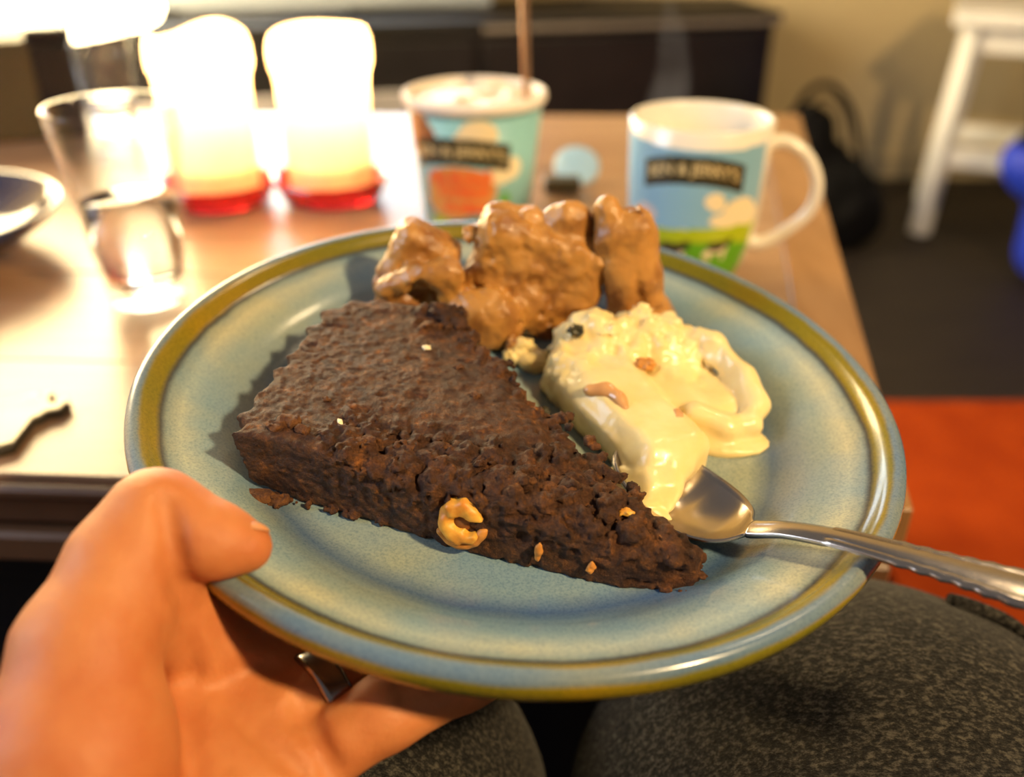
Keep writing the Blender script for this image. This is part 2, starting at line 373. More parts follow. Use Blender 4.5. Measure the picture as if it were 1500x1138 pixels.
msign = decal('name_sign', lambda s, h: abs(h-arch(s)) < 8.2, (-33, 29), (56, 85), mr, mth, M_ink, mug, .7, .28, 42)
lettering('sign_lettering', "BEN & JERRY'S", 54, 9.5, -2, 75, 4.8, mr, mth, M_gold, msign)
decal('cloud_print', anyof(ell((12, 57), (6, 5)), ell((14, 55), (5, 4.5))), (4, 20), (48, 64), mr, mth, M_cloud, mug, .6, .28, 42)
decal('cloud_print', anyof(ell((30, 50), (12, 8)), ell((22, 45), (12, 4.5)), ell((38, 46), (9, 6))), (8, 46), (40, 60), mr, mth, M_cloud, mug, .6, .26, 42)
decal('cloud_print', anyof(ell((-31, 45), (8, 6)), ell((-38, 43), (8, 4))), (-46, -20), (38, 54), mr, mth, mat('pink_cloud_print', (.62, .52, .50), (.66, .56, .53), 9, .35), mug, .6, .26, 42)
for cx, cy, k in ((-12, 24, 1.25), (18, 27, 1.0)):
    decal('cow_print', anyof(ell((cx, cy), (7*k, 3.6*k)), ell((cx-7*k, cy-4*k), (2.4*k, 2.6*k)), lambda s, h, cx=cx, cy=cy, k=k: (abs(s-cx+5*k) < 1.1 or abs(s-cx-5*k) < 1.1) and -8*k < h-cy < 0), (cx-12*k, cx+10*k), (cy-9*k, cy+6*k), mr, mth, M_cloud, mug, .5, .32, 42)
    decal('cow_patch', anyof(ell((cx-1*k, cy+1.5*k), (6*k, 3.2*k)), ell((cx+5*k, cy+3*k), (3.4*k, 2.2*k)), ell((cx+8*k, cy+5*k), (2*k, 1.5*k))), (cx-9*k, cx+11*k), (cy-3*k, cy+8*k), mr, mth, M_ink, mug, .5, .42, 42)
o = lathe('tea', sm([(0, 40), (36.2, 40), (37.2, 60), (0, 60.2)]), mat('brown_tea', (.10, .035, .008), None, rough=.08), None, 48); o.location = MUG
tag(o, 'brown hot tea inside the printed white mug', 'tea')
# ice cream tub
tp = [(36.5, 0), (46.2, 90)]; trf = interp(tp); TUB = (-.0253, .6394, TT+.0006); tth = math.radians(-90+2)
tub = empty('ice_cream_tub', 'open cardboard ice cream tub printed teal with orange lettering', 'tub', TUB)
M_card = mat('white_card', (.82, .74, .64), (.85, .77, .66), 9, .55)
lathe('cup', sm([(0, 4), (36, 4), (36, 0), (36.5, 0), (46.2, 89), (45.4, 89), (36, 7), (0, 6)]), M_teal, tub, 72)
lathe('rim', sm([(45.3, 86.5), (47.2, 86.5), (48.6, 88), (49, 91), (48.4, 93.5), (46.5, 94.2), (45, 93), (44.8, 89), (45.3, 86.5)]), M_card, tub, 72)
G = grid((-46, -46, 78), (46, 46, 99), 1.2); Rr = np.sqrt(G[0]**2+G[1]**2)
D = smax(Rr-44.4+.12*(89-G[2]), G[2]-(91.5+2.4*vnoise(G[0], G[1], G[2]*0, 14)+.9*vnoise(G[0], G[1], G[2], 4, 5)-.0016*(G[0]+6)**2), 2); D = smax(D, 80-G[2], 1)
o = nets('tub_ice_cream', G, D, mat('pale_ice_cream', (.78, .60, .42), (.84, .70, .54), 60, .35, sss=.3), None); o.location = TUB
tag(o, 'pale ice cream filling the open teal tub', 'ice cream')
decal('rim_band', lambda s, h: True, (-140, 140), (83.2, 86.3), trf, tth, mat('dark_teal_band', (.16, .36, .38), (.18, .38, .40), 10, .4), tub, 1.5, .12, 46)
decal('chocolate_chunk_print', anyof(ell((-42, 76), (11, 10)), ell((-34, 70), (7, 9)), ell((-52, 68), (10, 14))), (-64, -24), (56, 87), trf, tth, mat('brown_chunk_print', (.20, .07, .025), (.32, .13, .05), 90, .4), tub, .7, .2, 44)
decal('cloud_print', anyof(ell((2, 74), (13, 10)), ell((-6, 70), (9, 7))), (-16, 17), (62, 85), trf, tth, M_cloud, tub, .6, .22, 44)
decal('cloud_print', anyof(ell((26, 50), (9, 8)), ell((18, 46), (9, 6))), (8, 38), (38, 60), trf, tth, M_cloud, tub, .6, .22, 44)
tsign = decal('name_sign', lambda s, h: abs(h-(63-.0045*(s+12)**2)) < 9, (-48, 24), (44, 76), trf, tth, M_ink, tub, .7, .3, 43)
lettering('sign_lettering', "BEN & JERRY'S", 64, 9.5, -12, 62.6, 4.4, trf, tth, M_gold, tsign, .55)
M_red = mat('orange_red_print', (.78, .10, .03), (.80, .20, .035), 120, .45)
for (s0, s1, h0, ww) in ((-34, -20, 44, 7), (-18, 12, 45, 8), (-28, 10, 35, 7), (-24, 9, 24, 6)):
    decal('flavour_lettering', lambda s, h, s0=s0, s1=s1, h0=h0, ww=ww: abs(h-h0-.7*math.sin(s*.9)) < ww*.62+.9*math.sin(s*1.7+h0) and not (math.sin(s*1.15+h0) > .93 and abs(h-h0) > 1), (s0, s1), (h0-8, h0+8), trf, tth, M_red, tub, .6, .3, 42)
decal('flavour_backing', anyof(ell((-12, 36), (27, 17)), ell((-20, 28), (20, 13))), (-42, 18), (12, 56), trf, tth, mat('amber_print', (.62, .27, .05), (.66, .34, .10), 120, .45), tub, .8, .2, 42)  # amber print behind the flavour lettering
decal('leaf_print', anyof(ell((21, 28), (4, 6))), (15, 27), (20, 36), trf, tth, M_green, tub, .6, .25, 42)
decal('grass_print', lambda s, h: h < 14+2*math.sin(s*.15), (-34, 14), (0, 17), trf, tth, M_lime, tub, .9, .22, 39)
decal('cow_print', anyof(ell((24, 10), (9, 6)), ell((16, 6), (6, 5)), ell((32, 14), (3, 4))), (8, 38), (0, 20), trf, tth, M_ink, tub, .6, .28, 39)
sp = empty('long_spoon', 'thin brown metal spoon handle standing up in the ice cream tub', 'spoon', (.0105, .626, TT+.085))
tube('handle', [(0, 0, -.02), (-.001, .004, .02), (-.003, .012, .08), (-.004, .018, .14)], [.0022, .0026, .003, .0042], mat('bronze_metal', (.42, .24, .13), (.46, .27, .15), 20, .3, metal=.9), sp, 10, flat=.6)
# candles on red dishes
def wax():
    m, N, L = new_mat('cream_candle_wax'); N.remove(N['Principled BSDF']); out = N['Material Output']
    n = noise_node(N, L, 30, 3); r = ramp(N, L, n.outputs['Fac'], [(.3, (.95, .78, .56)), (.7, (.98, .84, .64))])
    d = N.new('ShaderNodeBsdfDiffuse'); t = N.new('ShaderNodeBsdfTranslucent'); x = N.new('ShaderNodeMixShader'); x.inputs[0].default_value = .5
    g = N.new('ShaderNodeBsdfGlossy'); g.inputs['Roughness'].default_value = .3; y = N.new('ShaderNodeMixShader'); y.inputs[0].default_value = .04
    for q in (d, t): L.new(r.outputs[0], q.inputs['Color'])
    L.new(d.outputs[0], x.inputs[1]); L.new(t.outputs[0], x.inputs[2]); L.new(x.outputs[0], y.inputs[1]); L.new(g.outputs[0], y.inputs[2]); L.new(y.outputs[0], out.inputs[0])
    return m
M_wax = wax(); M_flame = emis('flame_light', (1, .62, .22), 60); M_wick = mat('charred_wick', (.02, .015, .01), None)
M_redglass = mat('red_glass', (.70, .015, .03), (.75, .03, .03), 30, .10, trans=.55, coat=.5)
for (cx, cy, seed, lab) in ((-.2245, .690, 1, 'thick cream pillar candle burning right behind the water glass'), (-.1395, .700, 2, 'thick cream pillar candle burning between the tub and the other candle')):
    dz = TT+.0006
    di = lathe('candle_dish', sm([(0, 0), (30, 0), (37, 2), (45, 17), (44, 18.5), (41.5, 17.5), (33.5, 5), (0, 4.5)]), M_redglass, None, 14, smooth=False); di.location = (cx, cy, dz)
    tag(di, 'faceted red glass dish under the candle '+('behind the water glass' if seed == 1 else 'next to the tub'), 'candle dish', 'red candle dishes')
    cn = empty('pillar_candle', lab, 'candle', (cx, cy, dz+.0052), seed*1.3, 'burning candles')
    prof = [(28, 0), (31.2, 1), (32.2, 20), (33, 60), (33.6, 82), (34.6, 90), (36.6, 94), (37.4, 99), (37.2, 108), (36.2, 114), (34.6, 117.5)]
    n = len(prof); V = []; Fc = []; sg = 72
    for i in range(sg):
        t = 2*math.pi*i/sg
        for r, h in prof:
            w = max(0, (h-80)/30); V.append(((r+w*(1.1*math.sin(2*t+seed)+.7*math.sin(5*t)))*MM*math.cos(t), (r+w*(1.1*math.sin(2*t+seed)+.7*math.sin(5*t)))*MM*math.sin(t), (h+w*(2.5*math.sin(t*2+seed*2)+1.6*math.sin(3*t+seed)))*MM))
    for i in range(sg):
        j = (i+1) % sg
        for k in range(n-1): Fc.append((i*n+k, j*n+k, j*n+k+1, i*n+k+1))
    obj('wax_body', V, Fc, M_wax, cn, True)
    lathe('wax_pool', sm([(0, 22), (20, 22), (32.0, 24)]), M_wax, cn, 48)
    tube('wick', [(0, 0, .022), (.0005, 0, .066), (.0015, 0, .080)], .0009, M_wick, cn, 8)
    lathe('flame', sm([(0, 77), (2.6, 80), (4, 86), (3.6, 94), (2, 103), (.6, 111), (0, 114)]), M_flame, cn, 20)
    light('candle_flame_glow', 'POINT', (cx, cy, dz+.0052+.102), 1.7, (1, .60, .25), .006)
# drinking glasses
def thin_glass():
    m, N, L = new_mat('clear_glass'); N.remove(N['Principled BSDF']); t = N.new('ShaderNodeBsdfTransparent'); t.inputs[0].default_value = (.97, .97, .97, 1)
    g = N.new('ShaderNodeBsdfGlossy'); g.inputs['Roughness'].default_value = .04; fc = N.new('ShaderNodeLayerWeight'); pw = N.new('ShaderNodeMath'); pw.operation = 'POWER'; pw.inputs[1].default_value = 3.5; L.new(fc.outputs['Facing'], pw.inputs[0]); lw = N.new('ShaderNodeMath'); lw.operation = 'MULTIPLY_ADD'; lw.inputs[1].default_value = .7; lw.inputs[2].default_value = .05; L.new(pw.outputs[0], lw.inputs[0])
    nz = noise_node(N, L, 40, 2); r = ramp(N, L, nz.outputs['Fac'], [(.3, (.96, .96, .96)), (.7, (.99, .99, .99))]); L.new(r.outputs[0], t.inputs[0])
    x = N.new('ShaderNodeMixShader'); L.new(lw.outputs[0], x.inputs[0]); L.new(t.outputs[0], x.inputs[1]); L.new(g.outputs[0], x.inputs[2]); L.new(x.outputs[0], N['Material Output'].inputs[0]); return m
M_glass = thin_glass()
M_water = mat('clear_water', (.97, .99, 1), None, rough=.0, trans=1, ior=1.33)
def tumbler(loc, k, lvl, lab, wlab):
    g = empty('drinking_glass', lab, 'glass', loc, 0, 'water glasses')
    lathe('glass_body', sm([(0, 0), (20.5*k, 0), (22*k, 1.5), (35.6*k, 112*k), (35*k, 113*k), (33.8*k, 112.5*k), (21.5*k, 13*k), (19*k, 10*k), (0, 9.5*k)]), M_glass, g, 64)
    ri = lambda h: 21.5*k+(h-13*k)*(33.8-21.5)/99.5-.25
    w = lathe('water', sm([(0, 9.9*k), (18.7*k, 10.4*k), (ri(13*k), 13.4*k), (ri(lvl), lvl), (0, lvl)]), M_water, None, 64); w.location = loc; tag(w, wlab, 'water')
tumbler((-.217, .508, TT+.0006), 1.0, 60, 'clear tapered water glass, half full, standing before the candles', 'clear water half filling the tapered glass before the candles')
tumbler((-.385, .905, TT+.0006), .90, 32, 'clear water glass standing beside the dark box', 'shallow clear water in the glass beside the dark box')
# dark bowl at the table's side
M_navy = mat('dark_blue_glaze', (.012, .016, .05), (.022, .03, .08), 20, .12, coat=.5)
o = lathe('bowl', sm([(0, 2), (34, 2), (38, 0), (41, 0), (43, 3), (66, 14), (84, 32), (91, 44.5), (90, 46), (87.5, 45), (80, 33), (62, 18), (40, 8), (0, 6.5)]), M_navy, None, 72); o.location = (-.388, .572, TT+.0006); o.scale = (1, 1, .72)
tag(o, 'shallow dark blue glazed bowl standing on the table', 'bowl')
# dark box with a black corner
dbx = empty('storage_box', 'dark olive box with black corner posts standing on the table', 'box', (-.52, .895, TT+.0006), math.radians(22))
M_olive = mat('dark_olive_card', (.040, .030, .012), (.055, .042, .017), 12, .6)
bm = bmesh.new(); box(bm, (-.10, -.05, 0), (.0695, .05, .089), .003); bm_obj('box_body', bm, M_olive, dbx)
bm = bmesh.new(); box(bm, (.070, -.052, 0), (.104, .052, .084), .003); bm_obj('corner_post', bm, M_black, dbx)
bm = bmesh.new(); box(bm, (.068, -.054, .0845), (.106, .054, .099), .003); bm_obj('post_cap', bm, M_black, dbx)
# opener
P = [(-3.1, -38.5), (-22.6, -1.2), (-.7, 6.4), (6, 12.9), (12.8, 5.1), (10.6, 12.9), (14.3, 13.5), (15.9, 3.8), (20.8, 1.3), (23.3, 8.3), (25.9, 4.5), (24.3, -3), (19.1, -4.9), (18.2, -8.5), (15.5, -11.5), (16.4, -33.1), (10.8, -36.9)]
op = empty('bottle_opener', 'flat pale metal opener with hooked jaws lying near the table edge', 'opener', (-.235, .372, TT+.0006))
bm = bmesh.new(); lo = [bm.verts.new((x*MM, y*MM, 0)) for x, y in P]; f = bm.faces.new(lo)
e = bmesh.ops.extrude_face_region(bm, geom=[f]); bmesh.ops.translate(bm, verts=[v for v in e['geom'] if isinstance(v, bmesh.types.BMVert)], vec=(0, 0, .0035))
bm_obj('lower_plate', bm, mat('dark_steel', (.05, .045, .035), (.07, .06, .05), 30, .4, metal=.6), op)
bm = bmesh.new(); lo = [bm.verts.new((x*MM*.95, y*MM*.95+.0006, .0036)) for x, y in P]; f = bm.faces.new(lo)
e = bmesh.ops.extrude_face_region(bm, geom=[f]); bmesh.ops.translate(bm, verts=[v for v in e['geom'] if isinstance(v, bmesh.types.BMVert)], vec=(0, 0, .0012))
bm_obj('top_plate', bm, mat('brushed_steel', (.34, .31, .25), (.40, .37, .30), 60, .5, metal=.6), op)
# block and lid behind the tub
bk = empty('small_block', 'small dark block on the table between the tub and the mug', 'block', (.0396, .716, TT+.0006))
bm = bmesh.new(); box(bm, (-.0145, -.007, 0), (.0145, .007, .011), .0015); bm_obj('block_body', bm, M_ink, bk)
box_obj('block_band', (-.0147, -.0073, .004), (.0147, .0073, .007), mat('dark_brown_card', (.05, .03, .015), None), bk)
o = lathe('round_lid', sm([(0, 0), (17, 0), (18.5, 1), (18.5, 5), (17.5, 5.5), (17, 2.5), (0, 2)]), mat('pale_blue_plastic', (.30, .50, .72), (.34, .54, .74), 10, .4), None, 40)
o.matrix_world = Matrix.Translation((.0530, .746, TT+.0137)) @ Matrix.Rotation(math.radians(38), 4, 'X') @ Matrix.Rotation(math.pi, 4, 'Y')
tag(o, 'pale blue round lid tilted against the small dark block', 'lid')

# ------------------------------------------------------------------ plate and food (plate frame, mm)
PC = Vector((.00296, .26079, .55283)); PA = Vector((.99758072, .00579887, -.06927538)); PB = Vector((0, .99651483, .08341573)); PN = Vector((.06951766, -.08321393, .99410399))
PM = Matrix((( PA.x, PB.x, PN.x, PC.x), (PA.y, PB.y, PN.y, PC.y), (PA.z, PB.z, PN.z, PC.z), (0, 0, 0, 1)))
def glaze():
    m, N, L = new_mat('speckled_stoneware_glaze'); b = N['Principled BSDF']
    tc = N.new('ShaderNodeTexCoord'); sep = N.new('ShaderNodeSeparateXYZ'); L.new(tc.outputs['Object'], sep.inputs[0])
    def math_(op, a, bb=None):
        n = N.new('ShaderNodeMath'); n.operation = op
        for i, v in enumerate((a, bb)):
            if v is None: continue
            if isinstance(v, (int, float)): n.inputs[i].default_value = v
            else: L.new(v, n.inputs[i])
        return n.outputs[0]
    r = math_('SQRT', math_('ADD', math_('MULTIPLY', sep.outputs[0], sep.outputs[0]), math_('MULTIPLY', sep.outputs[1], sep.outputs[1])))
    wob = noise_node(N, L, 45, 4, .6); rr = math_('DIVIDE', r, .12)
    rr = math_('ADD', rr, math_('MULTIPLY', math_('SUBTRACT', wob.outputs['Fac'], .5), .018))
    base, blue, cream, oliv, slate = (.245, .305, .290), (.085, .135, .22), (.40, .41, .32), (.215, .15, .004), (.15, .195, .225)
    R1 = ramp(N, L, rr, [(0, base), (.64, base), (.70, blue), (.755, (.19, .25, .27)), (.82, base), (.875, cream), (.908, (.24, .28, .25)), (.921, (.035, .04, .05)), (.933, oliv), (.960, oliv), (.969, slate), (1, slate)])
    z = math_('ADD', sep.outputs[2], math_('MULTIPLY', math_('SUBTRACT', wob.outputs['Fac'], .5), .002))
    under = N.new('ShaderNodeMapRange'); under.inputs[1].default_value = -.0018; under.inputs[2].default_value = -.0028; L.new(z, under.inputs[0])
    outer = N.new('ShaderNodeMapRange'); outer.inputs[1].default_value = .965; outer.inputs[2].default_value = .975; L.new(math_('DIVIDE', r, .12), outer.inputs[0])
    mx = N.new('ShaderNodeMix'); mx.data_type = 'RGBA'; L.new(math_('MULTIPLY', under.outputs[0], outer.outputs[0]), mx.inputs[0]); L.new(R1.outputs[0], mx.inputs[6]); mx.inputs[7].default_value = (.27, .20, .010, 1)
    # speckles and broad mottling of the glaze
    bn = noise_node(N, L, 16, 3, .6); br = ramp(N, L, bn.outputs['Fac'], [(.38, (.70, .88, 1.14)), (.62, (1.18, 1.08, .90))])
    m2 = N.new('ShaderNodeMix'); m2.data_type = 'RGBA'; m2.blend_type = 'MULTIPLY'; m2.inputs[0].default_value = 1; L.new(mx.outputs[2], m2.inputs[6]); L.new(br.outputs[0], m2.inputs[7])
    fn = noise_node(N, L, 1300, 3, .65); fr = ramp(N, L, fn.outputs['Fac'], [(.36, (.70, .78, .86)), (.48, (1, 1, 1)), (.66, (1.2, 1.18, 1.1))])
    m3 = N.new('ShaderNodeMix'); m3.data_type = 'RGBA'; m3.blend_type = 'MULTIPLY'; m3.inputs[0].default_value = .8; L.new(m2.outputs[2], m3.inputs[6]); L.new(fr.outputs[0], m3.inputs[7])
    L.new(m3.outputs[2], b.inputs['Base Color']); b.inputs['Roughness'].default_value = .22; b.inputs['Coat Weight'].default_value = .25; b.inputs['Coat Roughness'].default_value = .08
    bp = N.new('ShaderNodeBump'); bp.inputs['Strength'].default_value = .12; bp.inputs['Distance'].default_value = .0004; n2 = noise_node(N, L, 250, 3); L.new(n2.outputs['Fac'], bp.inputs['Height']); L.new(bp.outputs[0], b.inputs['Normal'])
    return m
prof = [(0, -19), (78, -19), (84, -18.3), (88, -16.2), (91.5, -13.2), (95, -11), (101, -8.7), (107, -6.6), (110.5, -5.2), (112.3, -4.2), (113.5, -2.4), (115, -1), (116.8, -.1), (118.3, -.2), (119.5, -1.2), (120, -3), (119.8, -5.5), (119, -8), (117, -10), (112, -12), (103, -14.5), (96, -17.5), (90, -22), (82, -24.5), (68, -25), (66, -29), (62, -29), (60, -24.5), (0, -24.5)]
pl = lathe('dinner_plate', sm(prof), glaze(), None, 160); pl.matrix_world = PM
tag(pl, 'round blue grey stoneware plate with olive bands on its raised rim, held in a hand', 'plate')
def food(name, label, cat):
    o = empty(name, label, cat); o.matrix_world = PM; return o

# tart slice
M_tart = None
def tart_mat():
    m, N, L = new_mat('dark_chocolate_crumb'); b = N['Principled BSDF']
    n = noise_node(N, L, 240, 9, .78); r = ramp(N, L, n.outputs['Fac'], [(.30, (.012, .004, .002)), (.44, (.046, .0165, .007)), (.55, (.086, .034, .0115)), (.64, (.17, .066, .017)), (.71, (.42, .17, .035))])
    n2 = noise_node(N, L, 110, 5, .7, loc=(.3, .1, .7)); r2 = ramp(N, L, n2.outputs['Fac'], [(.36, (.68, .66, .68)), (.58, (1.15, 1.08, .96)), (.66, (1.9, 1.7, 1.2))])
    x = N.new('ShaderNodeMix'); x.data_type = 'RGBA'; x.blend_type = 'MULTIPLY'; x.inputs[0].default_value = 1; L.new(r.outputs[0], x.inputs[6]); L.new(r2.outputs[0], x.inputs[7])
    L.new(x.outputs[2], b.inputs['Base Color']); b.inputs['Roughness'].default_value = .62; b.inputs['Specular IOR Level'].default_value = .35
    bn = noise_node(N, L, 900, 5, .7); bp = N.new('ShaderNodeBump'); bp.inputs['Strength'].default_value = 1; bp.inputs['Distance'].default_value = .0011
    L.new(bn.outputs['Fac'], bp.inputs['Height']); L.new(bp.outputs[0], b.inputs['Normal']); return m
M_tart = tart_mat()
tart = food('tart_slice', 'dark chocolate tart slice with fluted crust and crumbly cut edges', 'tart')
arc = [(-80, -44), (-79.5, -31), (-77, -20), (-74, -9), (-71.5, 4), (-70, 15), (-67, 25), (-60, 33.5), (-49, 36.5), (-37, 34.5), (-27, 31)]
A = []
cum = 0; prev = None; dense = []
for i in range(len(arc)-1):
    for s in range(14):
        t = s/14; dense.append((arc[i][0]*(1-t)+arc[i+1][0]*t, arc[i][1]*(1-t)+arc[i+1][1]*t))
dense.append(arc[-1])
for i, p in enumerate(dense):
    if prev: cum += math.dist(p, prev)
    prev = p
    q0 = dense[max(i-3, 0)]; q1 = dense[min(i+3, len(dense)-1)]; tx, ty = q1[0]-q0[0], q1[1]-q0[1]; l = math.hypot(tx, ty)
    ph = (cum/10.2) % 1; d = (3.6*(1-abs(math.sin(ph*math.pi+.6*math.sin(cum*.13))))**.8-1.3)*(.7+.3*math.sin(cum*.21))*(1 if cum < 88 else .3)
    A.append((p[0]-ty/l*d, p[1]+tx/l*d))
poly = A+[(-15, 14), (-4, -3), (11, -30), (29, -52), (44, -65), (49, -69), (47, -73), (27, -73.5), (-7, -65), (-28, -58.5), (-50, -52), (-70, -45.5)]
G = grid((-88, -80, -23), (55, 43, 13), .52)
U2, V2 = G[0][:, :, 0], G[1][:, :, 0]; d2 = poly_sd(U2.astype(float), V2.astype(float), poly).astype(np.float32)
near = ((V2+45.5)+(U2+70)*.262)                     # distance from the near cut
top = 4.0-np.clip((U2+8)/55, 0, 1)**1.3*9.5
lump = vnoise(U2, V2, U2*0, 7, 1)*.9+vnoise(U2, V2, U2*0, 3.2, 2)*.6
crumbly = np.clip(1.25-near/24, 0, 1)*np.clip((U2+60)/16, 0, 1)
far = np.clip(1+(d2+0)/9, 0, 1)*np.clip((U2+34)/6, 0, 1)*(V2 > -60)
ex = np.clip(crumbly+far*.9, 0, 1)
worm = np.abs(vnoise(U2, V2, U2*0, 5.5, 9))*2.4+np.abs(vnoise(U2, V2, U2*0, 2.6, 4))*1.6
ht = top+.22*lump+ex*(1.25*worm-2.7)-np.clip(1-near/9, 0, 1)**1.5*3.2*np.clip((U2+60)/30, 0, 1)
bot = -19.0+np.clip((-66-U2)/16, 0, 1)**1.4*6.5      # the crust lifts over the curve of the well
D = smax((d2[:, :, None]+.10*(ht[:, :, None]-G[2])*(np.clip((-U2-V2*.2-30)/20, 0, 1))[:, :, None]), np.maximum(G[2]-ht[:, :, None], bot[:, :, None]-G[2]), 1.4)
band = np.abs(D) < 6
x, y, z = [g[band] for g in G]
rough = np.clip(ex[:, :, None]+0*G[2], 0, 1)[band]*np.clip((z+15)/10, 0, 1)
D[band] += .20*vnoise(x, y, z, 5)+.20*vnoise(x, y, z, 2.1, 3)+rough*(2.6*np.abs(vnoise(x, y, z, 3.6, 6))-.8+1.3*np.abs(vnoise(x, y, z, 1.7, 16)))+.30*vnoise(x, y, z, 1.2, 8)+np.where(vnoise(x, y, z, 4.2, 13) > .66, .9, 0)*.7
rs = random.Random(5)
def add_ball(c, r, k=.5):
    lo = [max(0, int((c[i]-r-2-float(G[i].flat[0]))/.52)) for i in range(3)]; hi = [int((c[i]+r+2-float(G[i].flat[0]))/.52)+1 for i in range(3)]
    s = tuple(slice(lo[i], hi[i]) for i in range(3))
    if D[s].size == 0: return
    g = [q[s] for q in G]; e = ellip(g, c, (r, r*rs.uniform(.7, 1.1), r*rs.uniform(.6, 1)))+.5*r*vnoise(*g, max(r*.6, .9), rs.random()*9); D[s] = smin(D[s], e, k)
def topat(u, v): return float(ht[int((u+88)/.52), int((v+80)/.52)])
for i in range(760):
    u = rs.uniform(-56, 44); dn = abs(rs.gauss(0, 9)); v = -45.5-(u+70)*.262+1+dn
    if u > 6 and v > -33-(u-11)*1.16+0: continue
    add_ball((u, v, topat(u, v)+rs.uniform(-.9, .6)), .6+1.9*rs.random()**2)
for i in range(130):
    t = rs.random(); u, v = (-27+t*32, 31-t*46) if t < .72 else (-4+(t-.72)/.28*40, -3-(t-.72)/.28*52)
    u += rs.gauss(-2, 2.2); v += rs.gauss(-1.5, 2); add_ball((u, v, topat(u, v)+rs.uniform(-2, .5)), rs.uniform(.8, 2.2))
for i in range(18): add_ball((-27+rs.gauss(0, 4), 25+rs.gauss(0, 4), 3.4+rs.uniform(-1, 2.4)), rs.uniform(1.5, 3.4))   # broken corner lump
for i in range(60):
    u = rs.uniform(-72, 46); add_ball((u, -45.5-(u+70)*.262-.2, -18+rs.random()*1.5), rs.uniform(.5, 1.3))
for i in range(26):
    u = rs.uniform(44, 50); add_ball((u, rs.uniform(-73, -67), rs.uniform(-17, -7)), rs.uniform(.9, 2))
D[D > 5] = 5
body = nets('tart_body', G, D, M_tart, tart)
# nut, crumbs and seeds embedded in the slice
M_nut = mat('roasted_hazelnut', (.55, .20, .02), (.82, .46, .07), 160, .45, sss=.2)
M_nutskin = mat('orange_nut_skin', (.42, .16, .025), (.60, .26, .05), 200, .55)
G2 = grid((-9, -6, -9), (9, 6, 9), .45); rr = np.sqrt((G2[0]/1.0)**2+(G2[2]/1.12)**2)
q = np.sqrt((rr-4.0)**2+(G2[1]*.8)**2)-2.2; q = smax(q, -(rbox(G2, (5.5, -1, -.6), (4, 4, 2.2), .5)), .8); q += .7*vnoise(*G2, 2.2)
NM = Matrix.Translation((-16*MM, -61.8*MM, -8*MM)) @ Matrix.Rotation(math.radians(-15), 4, 'Z') @ Matrix.Rotation(math.radians(-14), 4, 'X')
nets('hazelnut', G2, q, M_nut, tart, NM)
q = np.sqrt((rr-6.4)**2+(G2[1]*.8)**2)-1.4+.3*vnoise(*G2, 2, 4); q = smax(q, G2[2]+2.2-.25*G2[0], .6)
nets('nut_skin', G2, q, M_nutskin, tart, NM)
q = smax(sphere(G2, (0, 2.2, 0), 3.8), -(G2[1]+5), 1)
nets('nut_hollow', G2, q, mat('dark_nut_heart', (.16, .05, .012), (.25, .09, .02), 200, .6), tart, NM)
M_crumb = mat('reddish_crumb', (.085, .03, .012), (.21, .082, .022), 420, .75, 1, 900)
def bit(name, c, r, m, seed, parent=tart, ang=0):
    g = grid(tuple(-1.5*max(r) for _ in range(3)), tuple(1.5*max(r) for _ in range(3)), max(r)/9)
    return nets(name, g, ellip(g, (0, 0, 0), r, ang)+.55*min(r)*vnoise(*g, max(r)*.42, seed), m, parent, Matrix.Translation(Vector(c)*MM))
bit('crumb', (-74.5, -47.5, -16.2), (6.5, 3, 2.4), M_crumb, 1); bit('crumb', (-69, -48.5, -16.5), (3, 2.5, 2), M_crumb, 2)
for k, (u, v, s) in enumerate(((-67, -38, 3.6), (-70, -41, 2), (-62, -41.5, 2.6), (-22, -44, 2.2), (12, -57.5, 2.6), (-46, -44, 3), (-33, -45, 3.2), (2, -56, 1.8), (-14, -20, 1.7), (-20, -5, 1.5), (-58, -26, 1.3))):
    bit('crumb', (u, v, topat(u, v)+.4), (s, s*.7, s*.55), M_crumb, k+3)
for k, (u, v, h, r) in enumerate(((5, -69, -11, (1, .8, 3.6)), (19, -72.2, -13, (1.3, .8, 2)), (38, -70.5, -8, (2.2, .9, 1.6)), (28, -62, -2, (2.2, 1.4, 1)), (8, -66, -5.5, (1, .8, 2.4)))): bit('nut_piece', (u, v, h), r, M_nutskin if k != 3 else M_nut, k+20)
M_seed = mat('pale_nut_fleck', (.80, .66, .40), (.86, .74, .50), 200, .5)
for k, (u, v, r) in enumerate(((-52.5, -36.5, (.9, 1.5, .7)), (-31, 5.5, (1.4, 1.1, .7)))): bit('pale_fleck', (u, v, topat(u, v)+.35), r, M_seed, k+30)

